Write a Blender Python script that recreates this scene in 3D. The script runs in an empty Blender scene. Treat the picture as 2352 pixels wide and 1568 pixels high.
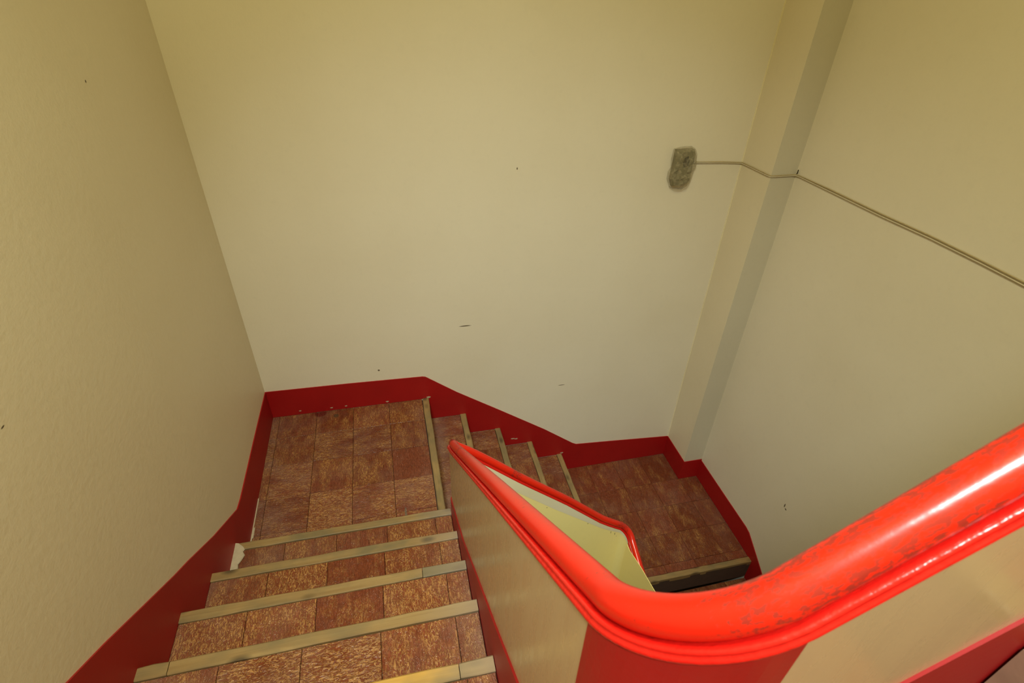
import bpy, bmesh, math, random
from mathutils import Vector, Matrix
random.seed(7)
S = bpy.context.scene
COL = S.collection

# ------------------------------------------------------------------ camera
F_PX = 1247.75
cam = bpy.data.cameras.new('camera')
cam.sensor_fit = 'HORIZONTAL'; cam.sensor_width = 36.0
cam.lens = F_PX * 36.0 / 2352.0
cam.clip_start = 0.02
right = Vector((0.9743, -0.22339, 0.02905)).normalized()
fwd = Vector((0.19903, 0.79322, -0.57549)).normalized()
up = right.cross(fwd).normalized(); right = fwd.cross(up).normalized()
M = Matrix((right, up, -fwd)).transposed().to_4x4()
M.translation = Vector((0.8054, -2.66837, 2.30591))
cam_o = bpy.data.objects.new('camera', cam); cam_o.matrix_world = M
COL.objects.link(cam_o); S.camera = cam_o
cam.dof.use_dof = True; cam.dof.focus_distance = 2.6; cam.dof.aperture_fstop = 11.0

# ------------------------------------------------------------------ world, lights, exposure
w = bpy.data.worlds.new('world'); S.world = w; w.use_nodes = True
w.node_tree.nodes['Background'].inputs[0].default_value = (0.9, 0.95, 1.0, 1)
w.node_tree.nodes['Background'].inputs[1].default_value = 0.6
S.view_settings.view_transform = 'Standard'
S.view_settings.look = 'None'
S.view_settings.gamma = 1.0
S.view_settings.use_curve_mapping = False
S.view_settings.exposure = 0.0


def area(name, loc, target, sx, sy, power, color, spread=180):
    l = bpy.data.lights.new(name, 'AREA'); l.shape = 'RECTANGLE'; l.size = sx; l.size_y = sy
    l.energy = power; l.color = color; l.spread = math.radians(spread)
    o = bpy.data.objects.new(name, l); COL.objects.link(o)
    o.location = loc
    d = Vector(target) - Vector(loc)
    o.rotation_euler = d.to_track_quat('-Z', 'Y').to_euler()
    return o


# ceiling lamp high over the stairwell, above the camera
area('ceiling_lamp_light', (0.9, -2.5, 4.1), (0.9, -2.5, 0.0), 0.35, 0.35, 44.0, (1.0, 0.99, 0.50))
# added cool fill light above the top landing, aimed down into the well
area('added_fill_light', (0.4, -3.28, 4.15), (1.6, -0.7, 0.0), 0.5, 0.5, 26.0, (0.91, 1.0, 0.97), 60)

# ------------------------------------------------------------------ dimensions (metres)
X1, L, W = 0.9374, 1.0074, 0.954
T1, R1, T2, R2 = 0.2507, 0.1698, 0.237, 0.1771
XC, XR, D = 2.753, 2.9005, 0.2631
Y0 = 2.5304                    # stair-side face of the parapet on the upper flight
XW3 = 1.93                     # stair-side face of the parapet on the lower flight
Z2 = -5 * R2                   # lower landing
N1 = 7; Z0 = N1 * R1           # upper landing
YN = -3.55                     # wall behind the camera
ZB, ZT = -2.3, 4.2            # bottom and top of the walls


# ------------------------------------------------------------------ node helpers
def new_mat(name):
    m = bpy.data.materials.new(name); m.use_nodes = True
    nt = m.node_tree
    return m, nt, nt.nodes['Principled BSDF']


def nd(nt, typ, **kw):
    n = nt.nodes.new(typ)
    for k, v in kw.items():
        if k.startswith('i_'):
            key = k[2:]
            n.inputs[int(key) if key.isdigit() else key].default_value = v
        else:
            setattr(n, k, v)
    return n


def ramp(nt, src, stops, interp='LINEAR'):
    r = nt.nodes.new('ShaderNodeValToRGB'); r.color_ramp.interpolation = interp
    e = r.color_ramp.elements
    while len(e) < len(stops): e.new(0.5)
    for el, (p, c) in zip(e, stops):
        el.position = p
        el.color = (c, c, c, 1) if isinstance(c, (int, float)) else (*c, 1)
    nt.links.new(src, r.inputs[0])
    return r.outputs[0]


def mixc(nt, fac, a, b, mode='MIX'):
    m = nt.nodes.new('ShaderNodeMix'); m.data_type = 'RGBA'; m.blend_type = mode
    for sock, v in ((m.inputs[0], fac), (m.inputs[6], a), (m.inputs[7], b)):
        if hasattr(v, 'is_linked'): nt.links.new(v, sock)
        elif isinstance(v, (int, float)): sock.default_value = v
        else: sock.default_value = (*v, 1)
    return m.outputs[2]


def math_n(nt, op, a, b=None, clamp=False):
    m = nt.nodes.new('ShaderNodeMath'); m.operation = op; m.use_clamp = clamp
    for i, v in enumerate((a, b)):
        if v is None: continue
        if hasattr(v, 'is_linked'): nt.links.new(v, m.inputs[i])
        else: m.inputs[i].default_value = v
    return m.outputs[0]


def coords(nt, kind='Object', scale=(1, 1, 1), rot=(0, 0, 0), loc=(0, 0, 0)):
    t = nt.nodes.new('ShaderNodeTexCoord')
    mp = nd(nt, 'ShaderNodeMapping')
    mp.inputs['Scale'].default_value = scale; mp.inputs['Rotation'].default_value = rot
    mp.inputs['Location'].default_value = loc
    nt.links.new(t.outputs[kind], mp.inputs[0])
    return mp.outputs[0]


def noise(nt, vec, scale, detail=2.0, rough=0.5, dist=0.0):
    n = nd(nt, 'ShaderNodeTexNoise')
    n.inputs['Scale'].default_value = scale; n.inputs['Detail'].default_value = detail
    n.inputs['Roughness'].default_value = rough; n.inputs['Distortion'].default_value = dist
    nt.links.new(vec, n.inputs['Vector'])
    return n.outputs['Fac']


def bump(nt, bsdf, height, strength, dist):
    b = nd(nt, 'ShaderNodeBump'); b.inputs['Strength'].default_value = strength
    b.inputs['Distance'].default_value = dist
    nt.links.new(height, b.inputs['Height']); nt.links.new(b.outputs[0], bsdf.inputs['Normal'])
    return b


def srgb(r, g, b):
    f = lambda c: (c / 255 / 12.92) if c / 255 <= 0.04045 else ((c / 255 + 0.055) / 1.055) ** 2.4
    return (f(r), f(g), f(b))


# ------------------------------------------------------------------ materials
def spot_mask(nt, spots):
    """small marks: ((x,y,z), (rx,ry,rz)) ellipsoids in metres"""
    t = nt.nodes.new('ShaderNodeTexCoord'); out = None
    for c, r in spots:
        s = nd(nt, 'ShaderNodeVectorMath', operation='SUBTRACT'); s.inputs[1].default_value = c
        nt.links.new(t.outputs['Object'], s.inputs[0])
        q = nd(nt, 'ShaderNodeVectorMath', operation='DIVIDE'); q.inputs[1].default_value = r
        nt.links.new(s.outputs[0], q.inputs[0])
        ln = nd(nt, 'ShaderNodeVectorMath', operation='LENGTH'); nt.links.new(q.outputs[0], ln.inputs[0])
        v = math_n(nt, 'SUBTRACT', 1.25, ln.outputs['Value'])
        v = math_n(nt, 'MULTIPLY', v, 2.0, clamp=True)
        out = v if out is None else math_n(nt, 'MAXIMUM', out, v)
    return out


def wall_paint(name, base, stain, rough, streak=False, spots=None, bumpy=0.12, spec=0.5):
    m, nt, b = new_mat(name)
    v = coords(nt)
    big = noise(nt, v, 1.3, 3, 0.55)
    col = mixc(nt, ramp(nt, big, [(0.35, 0.0), (0.75, 1.0)]), base, stain)
    fine = noise(nt, v, 26, 4, 0.6)
    col = mixc(nt, ramp(nt, fine, [(0.55, 0.0), (0.85, 0.22)]), col, tuple(c * 0.82 for c in base))
    if spots:
        col = mixc(nt, spot_mask(nt, spots), col, srgb(96, 82, 62))
    nt.links.new(col, b.inputs['Base Color'])
    vs = coords(nt, scale=(14, 14, 1.6) if streak else (5, 5, 5))
    h = noise(nt, vs, 3.0 if streak else 9.0, 4, 0.55)
    h2 = noise(nt, v, 160, 2, 0.5)
    hh = math_n(nt, 'ADD', h, math_n(nt, 'MULTIPLY', h2, 0.25))
    bump(nt, b, hh, bumpy, 0.006)
    rr = ramp(nt, h, [(0.3, rough - 0.08), (0.75, rough + 0.12)])
    nt.links.new(rr, b.inputs['Roughness'])
    b.inputs['Specular IOR Level'].default_value = spec
    return m


CREAM = srgb(226, 215, 194); CREAM_ST = srgb(221, 209, 186)
m_wall_back = wall_paint('cream_wall_paint_back', CREAM, CREAM_ST, 0.5, spots=[
    ((1.185, 0.0, 0.520), (0.033, 0.02, 0.0035)), ((0.657, 0.0, 0.264), (0.006, 0.02, 0.006)),
    ((1.83, 0.0, -0.035), (0.022, 0.02, 0.0025)), ((1.47, 0.0, 1.44), (0.003, 0.02, 0.006))])
m_wall_left = wall_paint('cream_wall_paint_left', CREAM, CREAM_ST, 0.5, spots=[
    ((0.0, -0.73, 1.982), (0.02, 0.004, 0.004)),
    ((0.0, -1.662, 1.500), (0.02, 0.006, 0.002))])
m_wall_right = wall_paint('cream_wall_paint_right', CREAM, CREAM_ST, 0.5, spots=[
    ((2.9, -1.040, -0.272), (0.02, 0.004, 0.014)), ((2.9, -1.056, -0.287), (0.02, 0.007, 0.005))])
m_pillar_side = wall_paint('cream_pillar_paint', srgb(222, 209, 182), srgb(217, 203, 175), 0.5)
m_pillar_front = wall_paint('grey_pillar_paint', srgb(200, 190, 168), srgb(195, 184, 162), 0.55)
m_parapet = wall_paint('cream_gloss_parapet_paint', srgb(188, 161, 120), srgb(181, 154, 111), 0.27, streak=True, bumpy=0.05)
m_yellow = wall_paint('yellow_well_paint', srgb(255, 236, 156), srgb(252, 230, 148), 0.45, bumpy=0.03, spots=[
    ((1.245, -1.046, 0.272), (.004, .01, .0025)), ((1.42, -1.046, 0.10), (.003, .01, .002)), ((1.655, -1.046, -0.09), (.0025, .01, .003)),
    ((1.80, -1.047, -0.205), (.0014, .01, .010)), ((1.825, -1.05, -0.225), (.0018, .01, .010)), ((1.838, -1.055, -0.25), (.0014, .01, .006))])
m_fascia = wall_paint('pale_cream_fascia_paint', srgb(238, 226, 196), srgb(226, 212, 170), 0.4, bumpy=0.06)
m_ceiling = wall_paint('cream_ceiling_paint', CREAM, CREAM_ST, 0.6)


def soft_spots(nt, spots):
    """soft worn areas: (x, y, z, radius) in world metres"""
    g = nt.nodes.new('ShaderNodeNewGeometry'); out = None
    for x, y, z, r in spots:
        d = nd(nt, 'ShaderNodeVectorMath', operation='DISTANCE'); d.inputs[1].default_value = (x, y, z)
        nt.links.new(g.outputs['Position'], d.inputs[0])
        v = math_n(nt, 'SUBTRACT', 1.0, math_n(nt, 'DIVIDE', d.outputs['Value'], r), clamp=True)
        v = math_n(nt, 'MINIMUM', math_n(nt, 'MULTIPLY', v, 2.0), 1.0)
        out = v if out is None else math_n(nt, 'MAXIMUM', out, v)
    return out


def red_paint(name, base, dark, rough, chips=None, chip_col=srgb(96, 42, 34), bumpy=0.08, drip=0.0):
    m, nt, b = new_mat(name)
    v = coords(nt)
    n = noise(nt, v, 5, 3)
    col = mixc(nt, ramp(nt, n, [(0.3, 0.0), (0.8, 1.0)]), base, dark)
    h = noise(nt, v, 70, 3, 0.55)
    if chips:
        # wear: small chips, clustered, stretched along the rail
        t = nt.nodes.new('ShaderNodeTexCoord'); cn = nd(nt, 'ShaderNodeMapping'); rt_ = nd(nt, 'ShaderNodeMapping')
        rt_.inputs['Rotation'].default_value = (0, math.radians(39.3), 0)
        nt.links.new(t.outputs['Object'], rt_.inputs[0]); nt.links.new(rt_.outputs[0], cn.inputs[0])
        cn.inputs['Scale'].default_value = (100, 300, 300)
        c1 = noise(nt, cn.outputs[0], 1.0, 3, 0.7)
        c2 = noise(nt, v, 22, 2, 0.5)
        worn = soft_spots(nt, chips)
        thr = math_n(nt, 'ADD', c1, math_n(nt, 'MULTIPLY', worn, 0.185))
        thr = math_n(nt, 'ADD', thr, math_n(nt, 'MULTIPLY', math_n(nt, 'SUBTRACT', c2, 0.5), 0.16))
        mask = ramp(nt, thr, [(0.66, 0.0), (0.70, 1.0)])
        col = mixc(nt, math_n(nt, 'MULTIPLY', mask, 0.68), col, chip_col)
    nt.links.new(col, b.inputs['Base Color'])
    b.inputs['Roughness'].default_value = rough
    bump(nt, b, h, bumpy, 0.003)
    return m


m_rail = red_paint('bright_red_gloss_rail_paint', srgb(218, 36, 15), srgb(208, 31, 14), 0.25, chips=[(1.10, -2.50, 1.99, 0.13), (1.06, -2.50, 1.97, 0.09), (1.2, -2.5, 2.08, 0.09), (1.32, -2.5, 2.18, 0.05), (0.985, -1.3, 0.86, 0.05), (1.25, -1.03, 0.36, 0.05), (1.86, -1.05, -0.19, 0.06)], bumpy=0.08)
m_lip = red_paint('red_gloss_moulding_paint', srgb(205, 28, 20), srgb(190, 22, 16), 0.25, bumpy=0.5)
m_skirt = red_paint('dark_red_skirting_paint', srgb(158, 10, 12), srgb(148, 8, 10), 0.5, bumpy=0.10)
m_patch = red_paint('red_corner_paint', srgb(160, 16, 14), srgb(148, 12, 11), 0.45, bumpy=0.15)


def tile_material():
    m, nt, b = new_mat('worn_red_tile_painted_glints')
    t = nt.nodes.new('ShaderNodeTexCoord'); oi = nt.nodes.new('ShaderNodeObjectInfo')
    sep = nd(nt, 'ShaderNodeSeparateColor'); nt.links.new(oi.outputs['Color'], sep.inputs[0])
    rot = nd(nt, 'ShaderNodeVectorRotate', rotation_type='Z_AXIS')
    nt.links.new(t.outputs['Object'], rot.inputs['Vector'])
    nt.links.new(math_n(nt, 'MULTIPLY', sep.outputs[0], math.pi / 2), rot.inputs['Angle'])
    off = nd(nt, 'ShaderNodeVectorMath', operation='ADD')
    nt.links.new(rot.outputs[0], off.inputs[0])
    cmb = nd(nt, 'ShaderNodeCombineXYZ')
    for i in range(3): nt.links.new(math_n(nt, 'MULTIPLY', oi.outputs['Random'], 13.0 + 7 * i), cmb.inputs[i])
    nt.links.new(cmb.outputs[0], off.inputs[1])
    vec = off.outputs[0]
    # sprays of thin raised strokes
    mp = nd(nt, 'ShaderNodeMapping'); mp.inputs['Scale'].default_value = (140, 43, 70)
    nt.links.new(vec, mp.inputs[0])
    s = noise(nt, mp.outputs[0], 1.0, 2.5, 0.6, 0.9)
    ridge = math_n(nt, 'SUBTRACT', 1.0, math_n(nt, 'MULTIPLY', math_n(nt, 'ABSOLUTE', math_n(nt, 'SUBTRACT', s, 0.5)), 9.0), clamp=True)
    # patches where warm glints are painted onto the strokes in ochre
    mpw = nd(nt, 'ShaderNodeMapping'); mpw.inputs['Scale'].default_value = (20, 8, 12)
    nt.links.new(vec, mpw.inputs[0])
    glint = noise(nt, mpw.outputs[0], 1.0, 3, 0.6)
    glint = math_n(nt, 'ADD', glint, math_n(nt, 'MULTIPLY', math_n(nt, 'SUBTRACT', sep.outputs[1], 0.5), 0.5))
    glint = ramp(nt, glint, [(0.38, 0.0), (0.62, 1.0)])
    speck = ramp(nt, noise(nt, vec, 190, 2, 0.6), [(0.56, 0.0), (0.66, 1.0)])
    stroke = math_n(nt, 'MULTIPLY', ramp(nt, ridge, [(0.35, 0.0), (0.85, 1.0)]), glint)
    stroke = math_n(nt, 'MAXIMUM', stroke, math_n(nt, 'MULTIPLY', speck, math_n(nt, 'MULTIPLY', glint, 0.5)))
    base = mixc(nt, sep.outputs[2], srgb(114, 54, 27), srgb(130, 64, 40))
    mott = noise(nt, vec, 45, 3, 0.6)
    base = mixc(nt, ramp(nt, mott, [(0.35, 0.0), (0.7, 0.55)]), base, srgb(90, 40, 20))
    col = mixc(nt, math_n(nt, 'MULTIPLY', stroke, 0.72), base, srgb(190, 138, 78))
    # greyish cement dust trodden towards the walls
    geo = nt.nodes.new('ShaderNodeNewGeometry')
    dn = noise(nt, geo.outputs['Position'], 5, 4, 0.65)
    sx = nd(nt, 'ShaderNodeSeparateXYZ'); nt.links.new(geo.outputs['Position'], sx.inputs[0])
    edge = nd(nt, 'ShaderNodeMapRange'); edge.inputs[1].default_value = 0.82; edge.inputs[2].default_value = 0.96
    nt.links.new(sx.outputs[0], edge.inputs[0])
    edge2 = nd(nt, 'ShaderNodeMapRange'); edge2.inputs[1].default_value = 0.30; edge2.inputs[2].default_value = 0.0
    nt.links.new(sx.outputs[0], edge2.inputs[0])
    up_ = nd(nt, 'ShaderNodeMapRange'); up_.inputs[1].default_value = 1.05; up_.inputs[2].default_value = 0.99
    nt.links.new(sx.outputs[0], up_.inputs[0])
    em = math_n(nt, 'MULTIPLY', edge.outputs[0], up_.outputs[0])
    em = math_n(nt, 'MAXIMUM', em, math_n(nt, 'MULTIPLY', edge2.outputs[0], 0.7))
    dust = math_n(nt, 'MULTIPLY', ramp(nt, dn, [(0.3, 0.15), (0.7, 0.85)]), em)
    dust = math_n(nt, 'ADD', math_n(nt, 'MULTIPLY', dust, 0.6), math_n(nt, 'MULTIPLY', ramp(nt, dn, [(0.45, 0.0), (0.8, 1.0)]), 0.32), clamp=True)
    col = mixc(nt, dust, col, srgb(146, 112, 96))
    # spilt red paint and a dark stain beside the far wall, a grey crack near the first step
    for (cx, cy, rx, ry, cc) in ((0.278, -0.02, 0.034, 0.026, srgb(96, 22, 18)), (0.372, -0.058, 0.016, 0.016, srgb(78, 64, 46)), (0.738, -0.86, 0.006, 0.035, srgb(110, 98, 80))):
        sb = nd(nt, 'ShaderNodeVectorMath', operation='SUBTRACT'); sb.inputs[1].default_value = (cx, cy, 0)
        nt.links.new(geo.outputs['Position'], sb.inputs[0])
        dv = nd(nt, 'ShaderNodeVectorMath', operation='DIVIDE'); dv.inputs[1].default_value = (rx, ry, 0.05)
        nt.links.new(sb.outputs[0], dv.inputs[0])
        ln = nd(nt, 'ShaderNodeVectorMath', operation='LENGTH'); nt.links.new(dv.outputs[0], ln.inputs[0])
        k = math_n(nt, 'MULTIPLY', math_n(nt, 'SUBTRACT', math_n(nt, 'ADD', 0.85, math_n(nt, 'MULTIPLY', dn, 0.5)), ln.outputs['Value']), 4.0, clamp=True)
        col = mixc(nt, math_n(nt, 'MULTIPLY', k, 0.75), col, cc)
    nt.links.new(col, b.inputs['Base Color'])
    b.inputs['Roughness'].default_value = 0.30
    b.inputs['Specular IOR Level'].default_value = 0.42
    hh = math_n(nt, 'ADD', ridge, math_n(nt, 'MULTIPLY', mott, 0.6))
    bump(nt, b, hh, 0.85, 0.0018)
    return m


m_tile = tile_material()


def wood_material(name='worn_pine_nosing', along='x', a=srgb(152, 124, 80), bcol=srgb(130, 100, 60)):
    m, nt, b = new_mat(name)
    oi = nt.nodes.new('ShaderNodeObjectInfo')
    t = nt.nodes.new('ShaderNodeTexCoord')
    off = nd(nt, 'ShaderNodeVectorMath', operation='ADD'); nt.links.new(t.outputs['Object'], off.inputs[0])
    cmb = nd(nt, 'ShaderNodeCombineXYZ')
    for i in range(3): nt.links.new(math_n(nt, 'MULTIPLY', oi.outputs['Random'], 11.0 + 5 * i), cmb.inputs[i])
    nt.links.new(cmb.outputs[0], off.inputs[1])
    mp = nd(nt, 'ShaderNodeMapping')
    mp.inputs['Scale'].default_value = (3, 70, 40) if along == 'x' else (70, 3, 40)
    nt.links.new(off.outputs[0], mp.inputs[0])
    g = noise(nt, mp.outputs[0], 1.0, 4, 0.6, 0.6)
    mp2 = nd(nt, 'ShaderNodeMapping')
    mp2.inputs['Scale'].default_value = (5, 9, 9) if along == 'x' else (9, 5, 9)
    nt.links.new(off.outputs[0], mp2.inputs[0])
    blot = noise(nt, mp2.outputs[0], 1.0, 3, 0.6)
    col = mixc(nt, ramp(nt, g, [(0.3, 0.0), (0.75, 1.0)]), a, bcol)
    col = mixc(nt, ramp(nt, blot, [(0.42, 0.0), (0.68, 0.85)]), col, srgb(108, 94, 66))
    vo = nd(nt, 'ShaderNodeTexVoronoi'); vo.inputs['Scale'].default_value = 1.0
    mp3 = nd(nt, 'ShaderNodeMapping')
    mp3.inputs['Scale'].default_value = (7, 15, 6) if along == 'x' else (15, 7, 6)
    nt.links.new(off.outputs[0], mp3.inputs[0]); nt.links.new(mp3.outputs[0], vo.inputs['Vector'])
    knot = ramp(nt, vo.outputs['Distance'], [(0.09, 1.0), (0.27, 0.0)])
    col = mixc(nt, math_n(nt, 'MULTIPLY', knot, 0.8), col, srgb(62, 48, 30))
    nt.links.new(col, b.inputs['Base Color'])
    if along == 'x':        # pale cement dust on the end towards the parapet
        geo = nt.nodes.new('ShaderNodeNewGeometry'); sx = nd(nt, 'ShaderNodeSeparateXYZ')
        nt.links.new(geo.outputs['Position'], sx.inputs[0])
        e1 = nd(nt, 'ShaderNodeMapRange'); e1.inputs[1].default_value = 0.76; e1.inputs[2].default_value = 0.95
        e2 = nd(nt, 'ShaderNodeMapRange'); e2.inputs[1].default_value = 1.0; e2.inputs[2].default_value = 0.96
        for e in (e1, e2): nt.links.new(sx.outputs[0], e.inputs[0])
        col = mixc(nt, math_n(nt, 'MULTIPLY', math_n(nt, 'MULTIPLY', e1.outputs[0], e2.outputs[0]), 0.6), col, srgb(150, 132, 112))
    nt.links.new(col, b.inputs['Base Color'])
    b.inputs['Roughness'].default_value = 0.5
    bump(nt, b, g, 0.35, 0.0015)
    return m


m_wood_x = wood_material('worn_pine_nosing_across')
m_wood_y = wood_material('worn_pine_nosing_lengthwise', 'y')
m_wood_grey = wood_material('grey_weathered_nosing', 'x', srgb(122, 108, 80), srgb(100, 88, 64))
m_wood_new = wood_material('yellow_pine_nosing', 'x', srgb(190, 148, 70), srgb(168, 124, 52))


def simple(name, col, rough=0.6, scale=40, amount=0.25, bm=0.2, metallic=0.0):
    m, nt, b = new_mat(name)
    v = coords(nt)
    n = noise(nt, v, scale, 4, 0.6)
    c = mixc(nt, ramp(nt, n, [(0.3, 0.0), (0.8, 1.0)]), col, tuple(x * (1 - amount) for x in col))
    nt.links.new(c, b.inputs['Base Color']); b.inputs['Roughness'].default_value = rough
    b.inputs['Metallic'].default_value = metallic
    bump(nt, b, n, bm, 0.002)
    return m


m_concrete = simple('grey_brown_cement', srgb(72, 50, 38), 0.8)
m_plaster = simple('white_plaster_smear', srgb(186, 168, 142), 0.7)
m_grey_tile = simple('dusty_grey_tread', srgb(150, 118, 100), 0.55, 25, 0.35)
m_cable_a = simple('brown_cable_sheath', srgb(182, 162, 120), 0.5, 60, 0.2, 0.05)
m_cable_shadow = simple('cable_shadow_grey', srgb(202, 187, 158), 0.5, 60, 0.15, 0.05)
m_dark = simple('dark_socket_hole', srgb(30, 27, 20), 0.6)
m_box = simple('grey_green_switch_body', srgb(124, 117, 88), 0.35, 30, 0.3)
m_nail = simple('dark_steel_nail', srgb(70, 62, 50), 0.4, metallic=0.6)
m_frame = simple('added_skylight_frame', srgb(220, 215, 200), 0.4)


def plastic_wrap():
    m, nt, b = new_mat('crumpled_clear_film')
    v = coords(nt)
    n = noise(nt, v, 45, 3, 0.6, 0.8)
    c = mixc(nt, n, srgb(150, 132, 98), srgb(196, 184, 152))
    nt.links.new(c, b.inputs['Base Color'])
    b.inputs['Roughness'].default_value = 0.16
    nt.links.new(ramp(nt, n, [(0.3, 0.15), (0.7, 0.55)]), b.inputs['Alpha'])
    bump(nt, b, n, 0.6, 0.006)
    return m


m_film = plastic_wrap()


def glass_mat():
    m, nt, b = new_mat('added_skylight_glass')
    b.inputs['Base Color'].default_value = (0.9, 0.95, 0.95, 1); b.inputs['Alpha'].default_value = 0.15
    b.inputs['Roughness'].default_value = 0.05
    return m


m_glass = glass_mat()

# ------------------------------------------------------------------ mesh helpers


def link(name, bm, mat, parent=None, smooth=False, mats=None):
    me = bpy.data.meshes.new(name)
    bmesh.ops.recalc_face_normals(bm, faces=bm.faces[:])
    bm.to_mesh(me); bm.free()
    for mm in (mats or [mat]): me.materials.append(mm)
    if smooth:
        for p in me.polygons: p.use_smooth = True
    o = bpy.data.objects.new(name, me); COL.objects.link(o)
    if parent: o.parent = parent
    return o


def box(bm, x0, x1, y0, y1, z0, z1, bev=0.0):
    vs = [bm.verts.new((x, y, z)) for x in (x0, x1) for y in (y0, y1) for z in (z0, z1)]
    for f in ((0, 1, 3, 2), (4, 6, 7, 5), (0, 4, 5, 1), (2, 3, 7, 6), (0, 2, 6, 4), (1, 5, 7, 3)):
        bm.faces.new([vs[i] for i in f])
    if bev:
        es = list({e for v in vs for e in v.link_edges})
        bmesh.ops.bevel(bm, geom=es, offset=bev, segments=1, affect='EDGES')


def prism(bm, pts, axis, a, b):
    """extrude a 2-D outline between a and b along an axis (0: pts are y,z; 1: pts are x,z)"""
    def P(q, v): return (v, q[0], q[1]) if axis == 0 else (q[0], v, q[1])
    A = [bm.verts.new(P(q, a)) for q in pts]; B = [bm.verts.new(P(q, b)) for q in pts]
    bm.faces.new(A); bm.faces.new(B[::-1])
    n = len(pts)
    for i in range(n):
        bm.faces.new((A[i], A[(i + 1) % n], B[(i + 1) % n], B[i]))


def tag(o, label=None, cat=None, kind=None, group=None):
    if label: o['label'] = label
    if cat: o['category'] = cat
    if kind: o['kind'] = kind
    if group: o['group'] = group
    return o


def empty(name, loc, label, cat, group=None):
    o = bpy.data.objects.new(name, None); COL.objects.link(o); o.location = loc
    o.empty_display_size = 0.1
    return tag(o, label, cat, None, group)


def put(o, parent, loc):
    """parent a part whose mesh is centred on its own origin; parents sit at world origin offsets"""
    o.parent = parent
    base = Vector((0, 0, 0)); q = parent
    while q is not None:
        base += q.location; q = q.parent
    o.location = Vector(loc) - base
    return o


# ------------------------------------------------------------------ room shell
def slab(name, m, label, cat, *b):
    bm = bmesh.new(); box(bm, *b)
    return tag(link(name, bm, m), label, cat, 'structure')


wall_left = slab('wall_left', m_wall_left, 'cream painted wall on the left side above the upper flight of steps', 'wall', -0.12, 0.0, YN - 0.12, 0.12, ZB, ZT)
wall_back = slab('wall_back', m_wall_back, 'wide cream far wall facing the camera, holding the plastic-wrapped box', 'wall', 0.0, XC, 0.0, 0.12, ZB, ZT)
wall_right = slab('wall_right', m_wall_right, 'cream right-hand wall crossed by the long sloping cable', 'wall', XR, XR + 0.12, YN - 0.12, 0.12, ZB, ZT)
slab('wall_near', m_ceiling, 'cream wall behind the camera at the back of the top landing', 'wall', 0.0, XR, YN - 0.12, YN, ZB, ZT)
# made-up skylight, out of view: frame and pane around the added fill light
bm = bmesh.new()
wx0, wx1, wy0, wy1 = 0.06, 0.74, -3.54, -3.02
for x0, x1, y0, y1 in ((wx0, wx1, wy0, wy0 + 0.04), (wx0, wx1, wy1 - 0.04, wy1), (wx0, wx0 + 0.04, wy0, wy1), (wx1 - 0.04, wx1, wy0, wy1)):
    box(bm, x0, x1, y0, y1, ZT - 0.03, ZT)
win = tag(link('added_skylight', bm, m_frame), 'added unseen skylight with white frame, around the fill light above the top landing', 'window', 'structure')
bm = bmesh.new(); box(bm, wx0 + 0.04, wx1 - 0.04, wy0 + 0.04, wy1 - 0.04, ZT - 0.014, ZT - 0.008); link('pane', bm, m_glass, win)
slab('ceiling', m_ceiling, 'cream ceiling above the stairwell', 'ceiling', -0.12, XR + 0.12, YN - 0.12, 0.12, ZT, ZT + 0.1)
slab('floor_below', m_concrete, 'bare cement floor at the bottom of the stairwell', 'floor', -0.12, XR + 0.12, YN - 0.12, 0.12, ZB - 0.1, ZB)

# corner pillar: sides cream, the face towards the camera grey
bm = bmesh.new(); box(bm, XC, XR, -D, 0.12, ZB, ZT)
col_o = tag(link('column', bm, None, mats=[m_pillar_side, m_pillar_front]),
            'square corner pillar between far and right walls, its front face painted grey', 'pillar', 'structure')
for p in col_o.data.polygons:
    if p.normal.y < -0.5: p.material_index = 1
bm = bmesh.new()
prism(bm, [(XC - 0.004, -0.70), (XC + 0.0, -0.70), (XC + 0.0, ZT), (XC - 0.004, ZT)], 1, -0.004, 0.0)
link('corner_strip', bm, m_fascia, col_o)  # thin paler strip down the pillar's inner corner


# ------------------------------------------------------------------ tiles, nosings, steps
mesh_cache = {}


def tile_mesh(sx, sy, th=0.014):
    key = (round(sx, 3), round(sy, 3))
    if key not in mesh_cache:
        bm = bmesh.new()
        x, y, c = sx / 2, sy / 2, 0.0013
        lo = [bm.verts.new(v) for v in ((-x, -y, -th), (x, -y, -th), (x, y, -th), (-x, y, -th))]
        mi = [bm.verts.new(v) for v in ((-x, -y, -c), (x, -y, -c), (x, y, -c), (-x, y, -c))]
        hi = [bm.verts.new(v) for v in ((-x + c, -y + c, 0), (x - c, -y + c, 0), (x - c, y - c, 0), (-x + c, y - c, 0))]
        bm.faces.new(hi); bm.faces.new(lo[::-1])
        for i in range(4):
            j = (i + 1) % 4
            bm.faces.new((lo[i], lo[j], mi[j], mi[i])); bm.faces.new((mi[i], mi[j], hi[j], hi[i]))
        bmesh.ops.recalc_face_normals(bm, faces=bm.faces[:])
        me = bpy.data.meshes.new('tile'); bm.to_mesh(me); bm.free(); me.materials.append(m_tile)
        mesh_cache[key] = me
    return mesh_cache[key]


def add_tile(parent, x0, x1, y0, y1, z, turn=None, glint=None):
    g = 0.0008
    if x1 - x0 < 0.012 or y1 - y0 < 0.012: return
    o = bpy.data.objects.new('tile', tile_mesh(x1 - x0 - 2 * g, y1 - y0 - 2 * g)); COL.objects.link(o)
    put(o, parent, ((x0 + x1) / 2, (y0 + y1) / 2, z - random.uniform(0, 0.0014)))
    o.rotation_euler = (random.uniform(-.003, .003), random.uniform(-.003, .003), 0)
    t = random.choice((0, 0, 1)) if turn is None else turn
    wv = random.uniform(0.3, 0.75) if glint is None else glint
    o.color = (t, wv, random.random(), 1)
    return o


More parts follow.
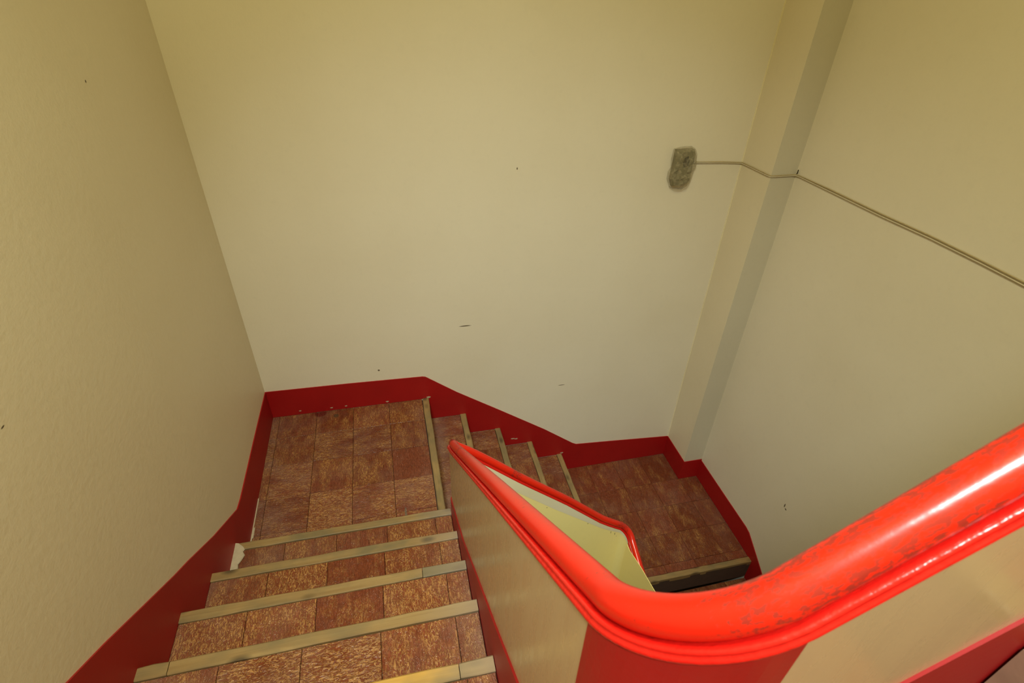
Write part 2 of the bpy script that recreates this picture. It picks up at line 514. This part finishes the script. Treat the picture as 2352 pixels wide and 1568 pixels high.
def grid_tiles(parent, xs, ys, z, turn=None, glint=None, skip=None):
    for i in range(len(xs) - 1):
        for j in range(len(ys) - 1):
            if skip and skip(xs[i], xs[i + 1], ys[j], ys[j + 1]): continue
            add_tile(parent, xs[i], xs[i + 1], ys[j], ys[j + 1], z,
                     turn(i, j) if callable(turn) else turn, glint(i, j) if callable(glint) else glint)


def batten(parent, x0, x1, y0, y1, z0, z1, mat, name='nosing_strip', label=None):
    """a worn wooden strip: chamfered, slightly bowed edges"""
    bm = bmesh.new()
    along = 0 if (x1 - x0) > (y1 - y0) else 1
    lo, hi = (x0, x1) if along == 0 else (y0, y1)
    n = max(2, int(14 * (hi - lo) / 0.9))
    a0, a1 = (y0, y1) if along == 0 else (x0, x1)
    cx, cy = (x0 + x1) / 2, (y0 + y1) / 2
    rings = []
    for k in range(n + 1):
        t = lo + (hi - lo) * k / n
        j0, j1, jz = random.uniform(-.0015, .0015), random.uniform(-.0015, .0015), random.uniform(-.0006, .0006)
        c = 0.004
        prof = [(a0 + j0, z0), (a1 + j1, z0), (a1 + j1, z1 - c + jz), (a1 + j1 - c, z1 + jz), (a0 + j0 + c * .6, z1 + jz), (a0 + j0, z1 - c * .6 + jz)]
        rings.append([bm.verts.new(((t, q[0], q[1]) if along == 0 else (q[0], t, q[1]))) for q in prof])
    for r0, r1 in zip(rings, rings[1:]):
        for i in range(6): bm.faces.new((r0[i], r0[(i + 1) % 6], r1[(i + 1) % 6], r1[i]))
    bm.faces.new(rings[0]); bm.faces.new(rings[-1][::-1])
    for v in bm.verts: v.co -= Vector((cx, cy, z1))
    o = link(name, bm, mat)
    put(o, parent, (cx, cy, z1))
    if label: o['label'] = label
    return o


def block(name, parent, b, mat):
    bm = bmesh.new(); box(bm, *b)
    c = Vector(((b[0] + b[1]) / 2, (b[2] + b[3]) / 2, b[5]))
    for v in bm.verts: v.co -= c
    return put(link(name, bm, mat), parent, c)


G = 0.014            # tile thickness
ST = 0.038           # width of a nosing strip

# --- upper landing 1 (between flights): floor
fl1 = slab('floor_upper', m_concrete, 'square red-tiled landing in the far left corner, below the nearest steps', 'landing', 0.0, X1, -L, 0.0, -0.16, -G)
xs1 = [0.002, 0.045, 0.26, 0.475, 0.69, X1 - ST - .003]
ys1 = [-L, -0.85, -0.635, -0.41, -0.195, -0.003]
turn1 = {(2, 1): 1, (2, 0): 1, (1, 1): 1, (1, 0): 1}
glint1 = {(4, 2): 0.2, (3, 2): 0.45, (3, 1): 0.5, (2, 1): 0.82, (2, 0): 0.85, (1, 0): 0.7, (3, 0): 0.5, (4, 0): 0.5}
grid_tiles(fl1, xs1, ys1, 0.0, lambda i, j: turn1.get((i, j), random.choice((0, 0, 1))),
           lambda i, j: glint1.get((i, j), random.uniform(0.42, 0.62)))
bm = bmesh.new()
for ya, yb, wd in ((-1.0, -0.93, .010), (-0.93, -0.86, .006), (-0.86, -0.80, .011), (-0.80, -0.62, .005)):
    box(bm, 0.005, 0.005 + wd, ya, yb, -0.002, 0.0025)
link('mortar_line', bm, m_plaster, fl1)
batten(fl1, X1 - ST, X1, -L, -0.004, -0.03, 0.004, m_wood_y)

# --- flight nearest the camera, going down to the landing
fA = empty('stair_flight', (W / 2, -(L + 3 * T1), 0.0),
           'nearest flight of red-tiled steps descending to the corner landing, along the left wall', 'stairs')
seam = [0.004, 0.215, 0.435, 0.655, 0.875, W - 0.005]
glintA = {1: [0.5, 0.55, 0.35, 0.55, 0.6], 2: [0.55, 0.75, 0.25, 0.6, 0.7], 3: [0.85, 0.6, 0.3, 0.9, 0.7],
         4: [0.6, 0.75, 0.8, 0.62, 0.6], 5: [0.6, 0.6, 0.5, 0.5, 0.5], 6: [0.5] * 5}
for i in range(1, N1):
    z = i * R1; e = -(L + (i - 1) * T1); b_ = e - T1
    st = block('step', fA, (0.003, W - 0.004, b_, e - 0.002, -0.15, z - G), m_concrete)
    jit = random.uniform(-.006, .006)
    for k in range(5):
        x0 = seam[k] + (jit if k else 0); x1 = seam[k + 1] + (jit if k < 4 else 0)
        tr = 1 if (i == 4 and k in (1, 2)) else 0
        add_tile(st, x0, x1, b_ + 0.002, e - ST - 0.001, z, tr, glintA[i][k])
    if i == 3:
        batten(st, 0.003, 0.792, e - ST, e, z - 0.03, z + 0.005, m_wood_x)
        batten(st, 0.794, W - 0.005, e - ST, e, z - 0.03, z + 0.0035, m_wood_grey, label='short grey replacement piece of nosing')
    elif i == 4:
        batten(st, 0.003, 0.085, e - ST, e, z - 0.03, z + 0.004, m_wood_x)
        batten(st, 0.087, W - 0.005, e - ST, e, z - 0.03, z + 0.005, m_wood_x)
    elif i == 5:
        batten(st, 0.003, 0.86, e - ST, e, z - 0.03, z + 0.005, m_wood_new, label='newer yellow pine nosing')
        batten(st, 0.862, W - 0.005, e - ST, e, z - 0.03, z + 0.0045, m_wood_x)
    else:
        batten(st, 0.003, W - 0.005, e - ST, e, z - 0.03, z + 0.005, m_wood_x)
    if i == 1:      # plaster smear at the wall end of the first tread
        bm = bmesh.new()
        pts = [(0.0, -1.008), (0.016, -1.012), (0.040, -1.034), (0.046, -1.046), (0.040, -1.056), (0.050, -1.075), (0.040, -1.100),
               (0.030, -1.118), (0.034, -1.140), (0.026, -1.18), (0.022, -1.25), (0.0, -1.255)]
        lo = [bm.verts.new((x, y, 0)) for x, y in pts]; hi = [bm.verts.new((x * .94, y, 0.004)) for x, y in pts]
        bm.faces.new(hi); bm.faces.new(lo[::-1])
        for k in range(len(pts)): bm.faces.new((lo[k], lo[(k + 1) % len(pts)], hi[(k + 1) % len(pts)], hi[k]))
        put(link('plaster_smear', bm, m_plaster), st, (0.003, 0, z + 0.0035))

# --- upper landing 0, under the camera
fl0 = slab('floor_top', m_concrete, 'red-tiled landing where the camera stands, at the head of the steps', 'landing', 0.003, W - 0.004, YN, -(L + (N1 - 1) * T1), Z0 - 0.18, Z0 - G)
grid_tiles(fl0, [0.004, 0.215, 0.435, 0.655, 0.875, W - 0.005], [YN + .003, -3.25, -3.04, -2.82, -2.60, -(L + 6 * T1) - ST - .001], Z0)
batten(fl0, 0.003, W - 0.005, -(L + 6 * T1) - ST, -(L + 6 * T1), Z0 - 0.03, Z0 + 0.005, m_wood_x)

# --- second flight, along the far wall
fB = empty('stair_flight', (X1 + 2 * T2, -L / 2, Z2), 'short flight of narrow tiled steps descending rightwards along the far wall', 'stairs')
for i in range(1, 5):
    z = -i * R2; e = X1 + i * T2; b_ = e - T2
    st = block('step', fB, (b_ + 0.002, e - 0.002, -L + 0.004, -0.003, Z2 - 0.16, z - G), m_concrete)
    o = random.uniform(-.02, .02)
    yy = [-L + 0.005, -0.85, -0.635 + o, -0.415 + o, -0.195 + o, -0.004]
    for k in range(5): add_tile(st, b_ + 0.003, e - ST - 0.001, yy[k], yy[k + 1], z, random.choice((0, 1)), random.uniform(0.35, 0.6))
    batten(st, e - ST, e, -L + 0.005, -0.004, z - 0.03, z + 0.005, m_wood_y)

# --- lower landing
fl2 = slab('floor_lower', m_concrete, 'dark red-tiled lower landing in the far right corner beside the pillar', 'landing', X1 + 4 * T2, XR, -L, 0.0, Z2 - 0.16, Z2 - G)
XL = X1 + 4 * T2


def in_pillar(x0, x1, y0, y1): return x0 >= XC - 0.02 and y1 > -D + 0.02


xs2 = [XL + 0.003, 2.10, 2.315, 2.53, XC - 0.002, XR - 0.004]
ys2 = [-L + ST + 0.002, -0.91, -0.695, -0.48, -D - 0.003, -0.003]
grid_tiles(fl2, xs2, ys2, Z2, lambda i, j: 0, lambda i, j: random.uniform(0.26, 0.36), in_pillar)  # fewer painted strokes darken this landing, standing in for its shade
batten(fl2, XW3 + 0.005, XR - 0.004, -L, -L + ST, Z2 - 0.03, Z2 + 0.005, m_wood_x)

# --- third flight, going down towards the camera on the right
fC = empty('stair_flight', ((XW3 + XR) / 2, -L - 2 * T1, Z2 - 5 * R2), 'shadowed flight of steps dropping away below the lower landing', 'stairs')
for i in range(1, 6):
    z = Z2 - i * R2; e = -L - i * T1; b_ = e + T1
    st = block('step', fC, (XW3 + 0.004, XR - 0.003, e + 0.002, b_ - 0.002, ZB + 0.01, z - G), m_concrete)
    for x0, x1 in ((XW3 + .005, 2.1), (2.1, 2.315), (2.315, 2.53), (2.53, 2.745), (2.745, XR - .004)):
        add_tile(st, x0, x1, e + ST + 0.001, b_ - 0.003, z, 0, random.uniform(0.3, 0.5))
    batten(st, XW3 + 0.005, XR - 0.004, e, e + ST, z - 0.03, z + 0.005, m_wood_x)

# --- flight going up on the camera's right
fD = empty('stair_flight', (1.6, (YN - Y0) / 2, Z0), 'dusty steps climbing to the right, just showing in the bottom right corner', 'stairs')
SX0, TD, RD = 0.958, 0.1935, 0.205
for i in range(1, 9):
    z = Z0 + i * RD; e = SX0 + (i - 1) * TD
    st = block('step', fD, (e, e + TD - 0.002, YN + 0.003, -Y0 - 0.004, Z0 - 0.18, z - G), m_grey_tile)
    for k in range(4):
        y0 = YN + 0.005 + k * 0.26; y1 = min(y0 + 0.26, -Y0 - 0.005)
        add_tile(st, e + ST + 0.001, e + TD - 0.003, y0, y1, z, 0, 0.5)
    batten(st, e, e + ST, YN + 0.004, -Y0 - 0.005, z - 0.03, z + 0.005, m_wood_y)


# ------------------------------------------------------------------ skirting boards on the walls
def lerp_line(pts, t):
    if t <= pts[0][0]: return pts[0][1]
    for (a, b), (c, d) in zip(pts, pts[1:]):
        if t <= c: return b + (d - b) * (t - a) / (c - a)
    return pts[-1][1]


# left wall, s = distance from the back wall; bottom follows the steps
topL = [(0, 0.200), (0.35, 0.213), (0.504, 0.217), (0.80, 0.224), (0.87, 0.235), (1.133, 0.405), (1.349, 0.561), (1.442, 0.624),
        (1.593, 0.733), (1.785, 0.873), (1.92, 0.965), (2.2, 1.155), (2.5, 1.36), (2.62, 1.40), (3.55, 1.40)]
botL = [(0.0, 0.0), (L, 0.0)]
for i in range(1, N1 + 1):
    botL += [(L + (i - 1) * T1, i * R1), (L + i * T1 if i < N1 else 3.55, i * R1)]
bm = bmesh.new()
prism(bm, [(-s, z) for s, z in topL] + [(-s, z + 0.001) for s, z in botL[::-1]], 0, 0.0, 0.005)
bl = tag(link('baseboard_left', bm, m_skirt), 'dark red painted skirting stepping down the left wall', 'skirting', 'structure')

topB = [(0.005, 0.200), (0.47, 0.192), (0.911, 0.179), (0.93, 0.174), (1.123, 0.018), (1.413, -0.191), (1.735, -0.427), (1.965, -0.612), (1.993, -0.628), (2.262, -0.650), (XC, -0.693)]
botB = [(0.005, 0.0), (X1, 0.0)]
for i in range(1, 6):
    botB += [(X1 + (i - 1) * T2, -i * R2), (X1 + i * T2 if i < 5 else XC, -i * R2)]
bm = bmesh.new()
prism(bm, topB + [(x, z + 0.001) for x, z in botB[::-1]], 1, -0.005, 0.0)
bb = tag(link('baseboard_back', bm, m_skirt), 'dark red painted skirting along the far wall, sloping down over the narrow steps', 'skirting', 'structure')
for x, z, s in ((0.166, 0.028, .006), (0.348, 0.022, .007), (0.434, 0.022, .006), (0.683, 0.016, .008), (0.941, 0.010, .011), (1.505, -0.472, .011), (1.529, -0.478, .010), (1.887, -0.694, .010)):
    bm = bmesh.new()
    n = 7; c0 = [bm.verts.new((s * (1.6 if k % 2 else 1.0) * math.cos(k * 2 * math.pi / n), -0.0012, s * .6 * random.uniform(.6, 1.1) * math.sin(k * 2 * math.pi / n))) for k in range(n)]
    c1 = [bm.verts.new((v.co.x, 0.0, v.co.z)) for v in c0]
    bm.faces.new(c0); bm.faces.new(c1[::-1])
    for k in range(n): bm.faces.new((c0[k], c0[(k + 1) % n], c1[(k + 1) % n], c1[k]))
    o = link('bare_chip', bm, m_plaster); put(o, bb, (x, -0.0055, z))

# pillar and right wall
bm = bmesh.new()
zt, zb = -0.693, Z2 + 0.001
box(bm, XC - 0.005, XC, -D - 0.005, -0.005, zb, zt)
tag(link('baseboard_pillar', bm, m_skirt), 'dark red skirting on the side of the corner pillar', 'skirting', 'structure')
bm = bmesh.new()
box(bm, XC, XR, -D - 0.005, -D, zb, -0.703)
tag(link('baseboard_front', bm, m_skirt), 'narrow dark red skirting across the pillar front', 'skirting', 'structure')
topR = [(D, -0.715), (0.566, -0.717), (0.86, -0.717), (0.90, -0.725), (0.984, -0.779), (1.09, -0.848), (2.6, -1.90)]
botR = [(D, Z2), (L, Z2)]
for i in range(1, 6):
    botR += [(L + (i - 1) * T1, Z2 - i * R2), (L + i * T1 if i < 5 else 2.6, Z2 - i * R2)]
botR[-1] = (2.6, Z2 - 5 * R2 - 0.6)
bm = bmesh.new()
prism(bm, [(-s, z) for s, z in topR] + [(-s, z + 0.001) for s, z in botR[::-1]], 0, XR - 0.005, XR)
tag(link('baseboard_right', bm, m_skirt), 'dark red skirting along the right wall, dropping past the lower landing', 'skirting', 'structure')

# ------------------------------------------------------------------ balustrade around the open well
RA, RB, RC_ = 0.1079, 0.03, 0.08


def build_path():
    """plan path of the stair-side face with normals towards the well and the height of the moulding's lower edge"""
    P = []
    x = 2.86
    while x > W + RA + 1e-6:
        P.append(((x, -Y0), (0, 1), 1.9318 + 0.8187 * (x - W - RA))); x -= 0.04
    n = 16
    zA, zB = 1.9318, 1.7901
    for k in range(n + 1):
        u = 1 - k / n; a = math.pi / 2 * u; Lr = RA * math.pi / 2
        z = (2 * u**3 - 3 * u**2 + 1) * zB + (u**3 - 2 * u**2 + u) * 0.8607 * Lr + (-2 * u**3 + 3 * u**2) * zA + (u**3 - u**2) * 0.8187 * Lr
        P.append(((W + RA - RA * math.cos(a), -Y0 + RA - RA * math.sin(a)), (math.cos(a), math.sin(a)), z))
    prof1 = [(-Y0 + RA, zB), (-Y0 + RA + 0.5, zB - 0.8607 * 0.5), (-1.15, zB - 0.4304 - 0.8692 * (Y0 - RA - 0.5 - 1.15)), (-1.037, 0.600)]
    prof1.sort()
    y = -Y0 + RA + 0.04
    while y < -L - RB - 0.01:
        P.append(((W, y), (1, 0), lerp_line(prof1, y))); y += 0.05
    n = 8
    for k in range(n + 1):
        a = math.pi / 2 * k / n
        P.append(((W + RB - RB * math.cos(a), -L - RB + RB * math.sin(a)), (math.cos(a), -math.sin(a)), 0.600 - 0.022 * k / n))
    prof2 = [(W + RB, 0.578), (1.04, 0.535), (1.132, 0.450), (1.286, 0.302), (1.518, 0.095), (1.729, -0.112), (1.797, -0.165), (1.85, -0.200)]
    x = W + RB + 0.04
    while x < XW3 - RC_ - 0.01:
        P.append(((x, -L), (0, -1), lerp_line(prof2, x))); x += 0.05
    n = 10
    for k in range(n + 1):
        a = math.pi / 2 * k / n
        P.append(((XW3 - RC_ + RC_ * math.sin(a), -L - RC_ + RC_ * math.cos(a)), (-math.sin(a), -math.cos(a)), -0.200 - 0.066 * k / n))
    y = -L - RC_ - 0.04; z = -0.266
    while y > -2.48:
        z -= 0.04 * (0.45 if y > -1.3 else 0.75)
        P.append(((XW3, y), (-1, 0), z)); y -= 0.04
    return P


PATH = build_path()
iA = [k for k, p in enumerate(PATH) if p[0][0] < 1.063][0]          # corner panel starts (upper flight side)
iA2 = [k for k, p in enumerate(PATH) if abs(p[0][0] - W) < 1e-6 and p[0][1] > -2.432][0]


def frames():
    out = []
    n = len(PATH)
    for k, ((x, y), (nx, ny), z) in enumerate(PATH):
        a = PATH[max(k - 1, 0)]; b = PATH[min(k + 1, n - 1)]
        T = Vector((b[0][0] - a[0][0], b[0][1] - a[0][1], b[2] - a[2])).normalized()
        N = Vector((nx, ny, 0)); N = (N - T * N.dot(T)).normalized()
        U = T.cross(N)
        if U.z < 0: U = -U
        out.append((Vector((x, y, z)), N, U))
    return out


FR = frames()


def sweep(bm, prof, closed=True, rng=None, wob=0.0):
    rings = []
    idx = rng or range(len(FR))
    for k in idx:
        c, N, U = FR[k]
        rings.append([bm.verts.new(c + N * o + U * (h + (random.uniform(-wob, wob) if wob and j in (0, 1) else 0))) for j, (o, h) in enumerate(prof)])
    m = len(prof)
    for r0, r1 in zip(rings, rings[1:]):
        for i in range(m if closed else m - 1):
            bm.faces.new((r0[i], r0[(i + 1) % m], r1[(i + 1) % m], r1[i]))
    if closed:
        bm.faces.new(rings[0][::-1]); bm.faces.new(rings[-1])


bal = empty('balustrade', (W + 0.4, -1.7, Z2), 'cream plastered balustrade with thick red handrail winding round the stairwell', 'balustrade')


def part(name, bm, mat, smooth=False, label=None):
    o = link(name, bm, mat, smooth=smooth)
    o.parent = bal; o.location = -bal.location
    if label: o['label'] = label
    return o


TH = 0.038
# handrail tube
bm = bmesh.new()
rt, oc, hc = 0.0171, 0.0201, 0.0215
sweep(bm, [(oc + rt * math.cos(a), hc + rt * math.sin(a)) for a in [2 * math.pi * k / 20 for k in range(20)]])
part('handrail', bm, m_rail, True, 'thick bright red gloss handrail with chipped paint')
# moulded capping under it
bm = bmesh.new()
sweep(bm, [(0.0, -0.001), (-0.002, -0.0008), (-0.0050, 0.001), (-0.0060, 0.004), (-0.0048, 0.0066), (-0.0022, 0.0074), (-0.0030, 0.009), (-0.0026, 0.0112),
           (0.0, 0.0122), (0.004, 0.0114), (0.007, 0.0080), (0.030, 0.010), (0.036, 0.009), (0.0398, 0.005), (0.0400, 0.001), (0.0385, -0.001), (0.0398, -0.003), (0.0400, -0.008), (TH, -0.010)], wob=0.0007)
part('cap_moulding', bm, m_lip, True, 'red gloss moulding ridged beneath the handrail')


def ribbon(bm, rng, o0, o1, zlo, zhi):
    """vertical shell between offsets o0 and o1 from zlo(k) to zhi(k)"""
    rings = []
    for k in rng:
        (x, y), (nx, ny), z = PATH[k]
        lo, hi = zlo(k), zhi(k)
        rings.append([bm.verts.new((x + nx * o, y + ny * o, q)) for o, q in ((o0, lo), (o1, lo), (o1, hi), (o0, hi))])
    for r0, r1 in zip(rings, rings[1:]):
        for i in range(4): bm.faces.new((r0[i], r0[(i + 1) % 4], r1[(i + 1) % 4], r1[i]))
    bm.faces.new(rings[0][::-1]); bm.faces.new(rings[-1])


n = len(PATH)
kA = next(k for k, p in enumerate(PATH) if p[1] != (0, 1))                       # start of corner A
kB0 = next(k for k, p in enumerate(PATH) if p[1][1] < -1e-6)                     # corner B begins
kB1 = next(k for k, p in enumerate(PATH) if k > kB0 and p[1][1] < -0.999)        # flight 2 begins
kC0 = next(k for k, p in enumerate(PATH) if k > kB1 and p[1][0] < -1e-6)
kC1 = next(k for k, p in enumerate(PATH) if p[1][0] < -0.999)
top = lambda k: PATH[k][2]


def nosing_z(k):
    (x, y), nn, z = PATH[k]
    if k <= kA: return Z0 + ((x - SX0) / TD + 1) * RD
    if k <= kA + 16: return Z0
    if k <= kB0: return ((-y - L) / T1 + 1) * R1
    if k <= kB1: return 0.0
    if k <= kC0: return -((x - X1) / T2) * R2
    if k <= kC1: return Z2
    return Z2 - ((-y - L) / T1) * R2


low = lambda k: max(nosing_z(k) - 0.45, ZB + 0.02)
bm = bmesh.new(); ribbon(bm, range(0, n), 0.002, TH - 0.005, low, top)
part('wall_panel', bm, m_parapet, label='glossy cream parapet face with brushed streaks')
# red corner panel between the two cream faces
bm = bmesh.new(); ribbon(bm, range(iA, iA2 + 1), -0.0015, 0.004, lambda k: Z0 + 0.002, lambda k: top(k) - 0.001)
part('corner_panel', bm, m_patch, label='red painted rounded corner of the parapet')
# skirting: flight nearest the camera
skA = [(-2.46, 1.38), (-2.219, 1.180), (-2.022, 1.011), (-1.741, 0.781), (-1.435, 0.522), (-1.193, 0.370), (-1.06, 0.275), (-0.9, 0.24)]
bm = bmesh.new()
rngA = range(iA2, kB0 + 6)
ribbon(bm, rngA, -0.003, 0.004, lambda k: (min(nosing_z(k), 1.2) - 0.42 if k < kB0 - 1 else -0.01), lambda k: lerp_line(skA, PATH[k][0][1]))
part('skirting', bm, m_skirt, label='dark red skirting at the foot of the parapet')
# skirting: flight climbing on the right
bm = bmesh.new()
skD = lambda k: 1.771 + 0.93 * (PATH[k][0][0] - 1.225)
ribbon(bm, range(0, iA + 1), -0.0012, 0.004, lambda k: nosing_z(k) - 0.40, skD)
part('skirting', bm, m_skirt, label='dark red skirting beside the climbing steps')
# skirting: far flight and lower flight (stair side)
bm = bmesh.new(); ribbon(bm, range(kB1, kC0 + 1), -0.003, 0.004, lambda k: nosing_z(k) - 0.40, lambda k: nosing_z(k) + 0.14)
part('skirting', bm, m_skirt)
bm = bmesh.new(); ribbon(bm, range(kC1, n), -0.003, 0.004, lambda k: max(nosing_z(k) - 0.40, ZB + .01), lambda k: nosing_z(k) + 0.14)
part('skirting', bm, m_skirt)
# well side: pale fascia band under the rail, yellow face below
fas = lambda k: (0.070 if k < kC0 - 3 else max(0.018, 0.070 - 0.016 * (k - kC0 + 3)))


def fas_h(k):
    if k <= kB1: return 0.072
    if k <= kC0: return lerp_line([(1.0, 0.072), (1.5, 0.066), (1.7, 0.035), (1.85, 0.02)], PATH[k][0][0])
    return 0.018


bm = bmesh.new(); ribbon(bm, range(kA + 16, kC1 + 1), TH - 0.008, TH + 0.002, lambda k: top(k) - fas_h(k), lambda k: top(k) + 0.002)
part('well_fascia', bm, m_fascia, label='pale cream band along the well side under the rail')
LEDGE = [(1.08, -0.30), (1.16, -0.270), (1.26, -0.236), (1.335, -0.222), (1.405, -0.205), (1.6, -0.18)]


def ytop(k):
    if k < kC1: return top(k) - fas_h(k) + 0.001
    return max(top(k) - 0.012, lerp_line(LEDGE, -PATH[k][0][1]))


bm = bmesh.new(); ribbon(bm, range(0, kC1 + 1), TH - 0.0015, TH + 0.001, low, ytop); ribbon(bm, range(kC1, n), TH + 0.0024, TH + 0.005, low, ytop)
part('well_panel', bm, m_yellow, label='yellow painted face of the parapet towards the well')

# ------------------------------------------------------------------ cable and wrapped box
route = [(2.440, -0.006, 1.434), (2.632, -0.006, 1.427), (2.725, -0.006, 1.421), (2.745, -0.010, 1.421), (XC - 0.006, -0.03, 1.422), (XC - 0.006, -0.245, 1.429),
         (XC - 0.004, -D - 0.004, 1.430), (2.78, -D - 0.006, 1.430), (2.875, -D - 0.006, 1.431), (XR - 0.008, -D - 0.012, 1.432), (XR - 0.006, -0.30, 1.434),
         (XR - 0.006, -0.528, 1.439), (XR - 0.006, -0.841, 1.443), (XR - 0.006, -1.095, 1.452), (XR - 0.006, -1.314, 1.453), (XR - 0.006, -1.6, 1.450), (XR - 0.006, -3.2, 1.44)]


def tube(bm, pts, r, seg=8):
    rings = []
    for k, p in enumerate(pts):
        a = Vector(pts[max(k - 1, 0)]); b = Vector(pts[min(k + 1, len(pts) - 1)])
        T = (b - a).normalized(); U = Vector((0, 0, 1)); Sd = T.cross(U).normalized(); U = Sd.cross(T)
        rings.append([bm.verts.new(Vector(p) + Sd * r * math.cos(2 * math.pi * j / seg) + U * r * math.sin(2 * math.pi * j / seg)) for j in range(seg)])
    for r0, r1 in zip(rings, rings[1:]):
        for i in range(seg): bm.faces.new((r0[i], r0[(i + 1) % seg], r1[(i + 1) % seg], r1[i]))
    bm.faces.new(rings[0]); bm.faces.new(rings[-1][::-1])


cab = empty('cable', (XR, -D, 1.43), 'thin cable with a modelled shadow line under it, running from the wrapped box round the pillar to the right wall', 'cable')
for dz, mm, lab in ((0.003, m_cable_a, 'brown cable'), (-0.003, m_cable_shadow, 'grey line modelled as the cable shadow')):  # lower line is geometry standing in for the cable's shadow
    bm = bmesh.new()
    gap = lambda q: 1.0 + (0.7 if q[1] < -0.5 else 0.0)
    tube(bm, [(x, y, z + dz * gap((x, y))) for x, y, z in route], 0.0027)
    o = link('cable_and_shadow', bm, mm, smooth=True); o.parent = cab; o.location = -cab.location; o['label'] = lab
bm = bmesh.new(); tube(bm, [(XR - 0.003, -D - 0.006, 1.436), (XR - 0.008, -D - 0.016, 1.446), (XR - 0.012, -D - 0.020, 1.462)], 0.0025, 6)
o = link('nail', bm, m_nail); o.parent = cab; o.location = -cab.location

jb = empty('junction_box', (2.38, 0.0, 1.41), 'small grey wall box wrapped in crumpled clear plastic, on the far wall', 'box')
bm = bmesh.new()
# body: a shallow switch box tapering to its front
back = [(-0.052, 0.098), (0.050, 0.100), (0.062, 0.078), (0.062, -0.05), (0.052, -0.085), (0.020, -0.098), (-0.040, -0.096), (-0.055, -0.06)]
front = [(x * 0.86, z * 0.88) for x, z in back]
A = [bm.verts.new((x, 0, z)) for x, z in back]; B = [bm.verts.new((x * 0.97, -0.024, z * 0.97)) for x, z in back]; Cc = [bm.verts.new((x, -0.030, z)) for x, z in front]
for R0, R1_ in ((A, B), (B, Cc)):
    for i in range(8): bm.faces.new((R0[i], R0[(i + 1) % 8], R1_[(i + 1) % 8], R1_[i]))
bm.faces.new(Cc); bm.faces.new(A[::-1])
o = link('box_body', bm, m_box); o.parent = jb
bm = bmesh.new(); prism(bm, [(0.0, 0.058), (0.018, 0.066), (0.028, 0.040), (0.022, 0.012), (0.006, 0.006), (-0.006, 0.028)], 1, -0.033, -0.030)
o = link('socket_hole', bm, m_dark); o.parent = jb
bm = bmesh.new(); prism(bm, [(-0.03, 0.004), (0.01, 0.008), (0.008, -0.055), (-0.034, -0.060)], 1, -0.036, -0.030)
o = link('switch_plate', bm, m_box); o.parent = jb
# crumpled film
bm = bmesh.new()
outline = [(-0.062, 0.100), (-0.02, 0.106), (0.035, 0.108), (0.058, 0.098), (0.072, 0.075), (0.074, 0.045), (0.078, 0.02), (0.072, -0.01), (0.066, -0.045),
           (0.060, -0.080), (0.044, -0.100), (0.015, -0.114), (-0.022, -0.110), (-0.048, -0.100), (-0.066, -0.060), (-0.068, -0.02), (-0.060, 0.0), (-0.064, 0.05)]
rings = []
for s, y in ((1.0, 0.0), (1.03, -0.012), (0.99, -0.030), (0.86, -0.041), (0.60, -0.045), (0.30, -0.044)):
    rings.append([bm.verts.new((x * s + random.uniform(-.003, .003), y + (random.uniform(-.006, .004) if y < 0 else 0), z * s + random.uniform(-.003, .003))) for x, z in outline])
m_ = len(outline)
for r0, r1 in zip(rings, rings[1:]):
    for i in range(m_):
        bm.faces.new((r0[i], r0[(i + 1) % m_], r1[(i + 1) % m_])); bm.faces.new((r0[i], r1[(i + 1) % m_], r1[i]))
bm.faces.new(rings[-1])
o = link("plastic_wrap", bm, m_film); o.parent = jb; o["label"] = "crumpled clear plastic film"
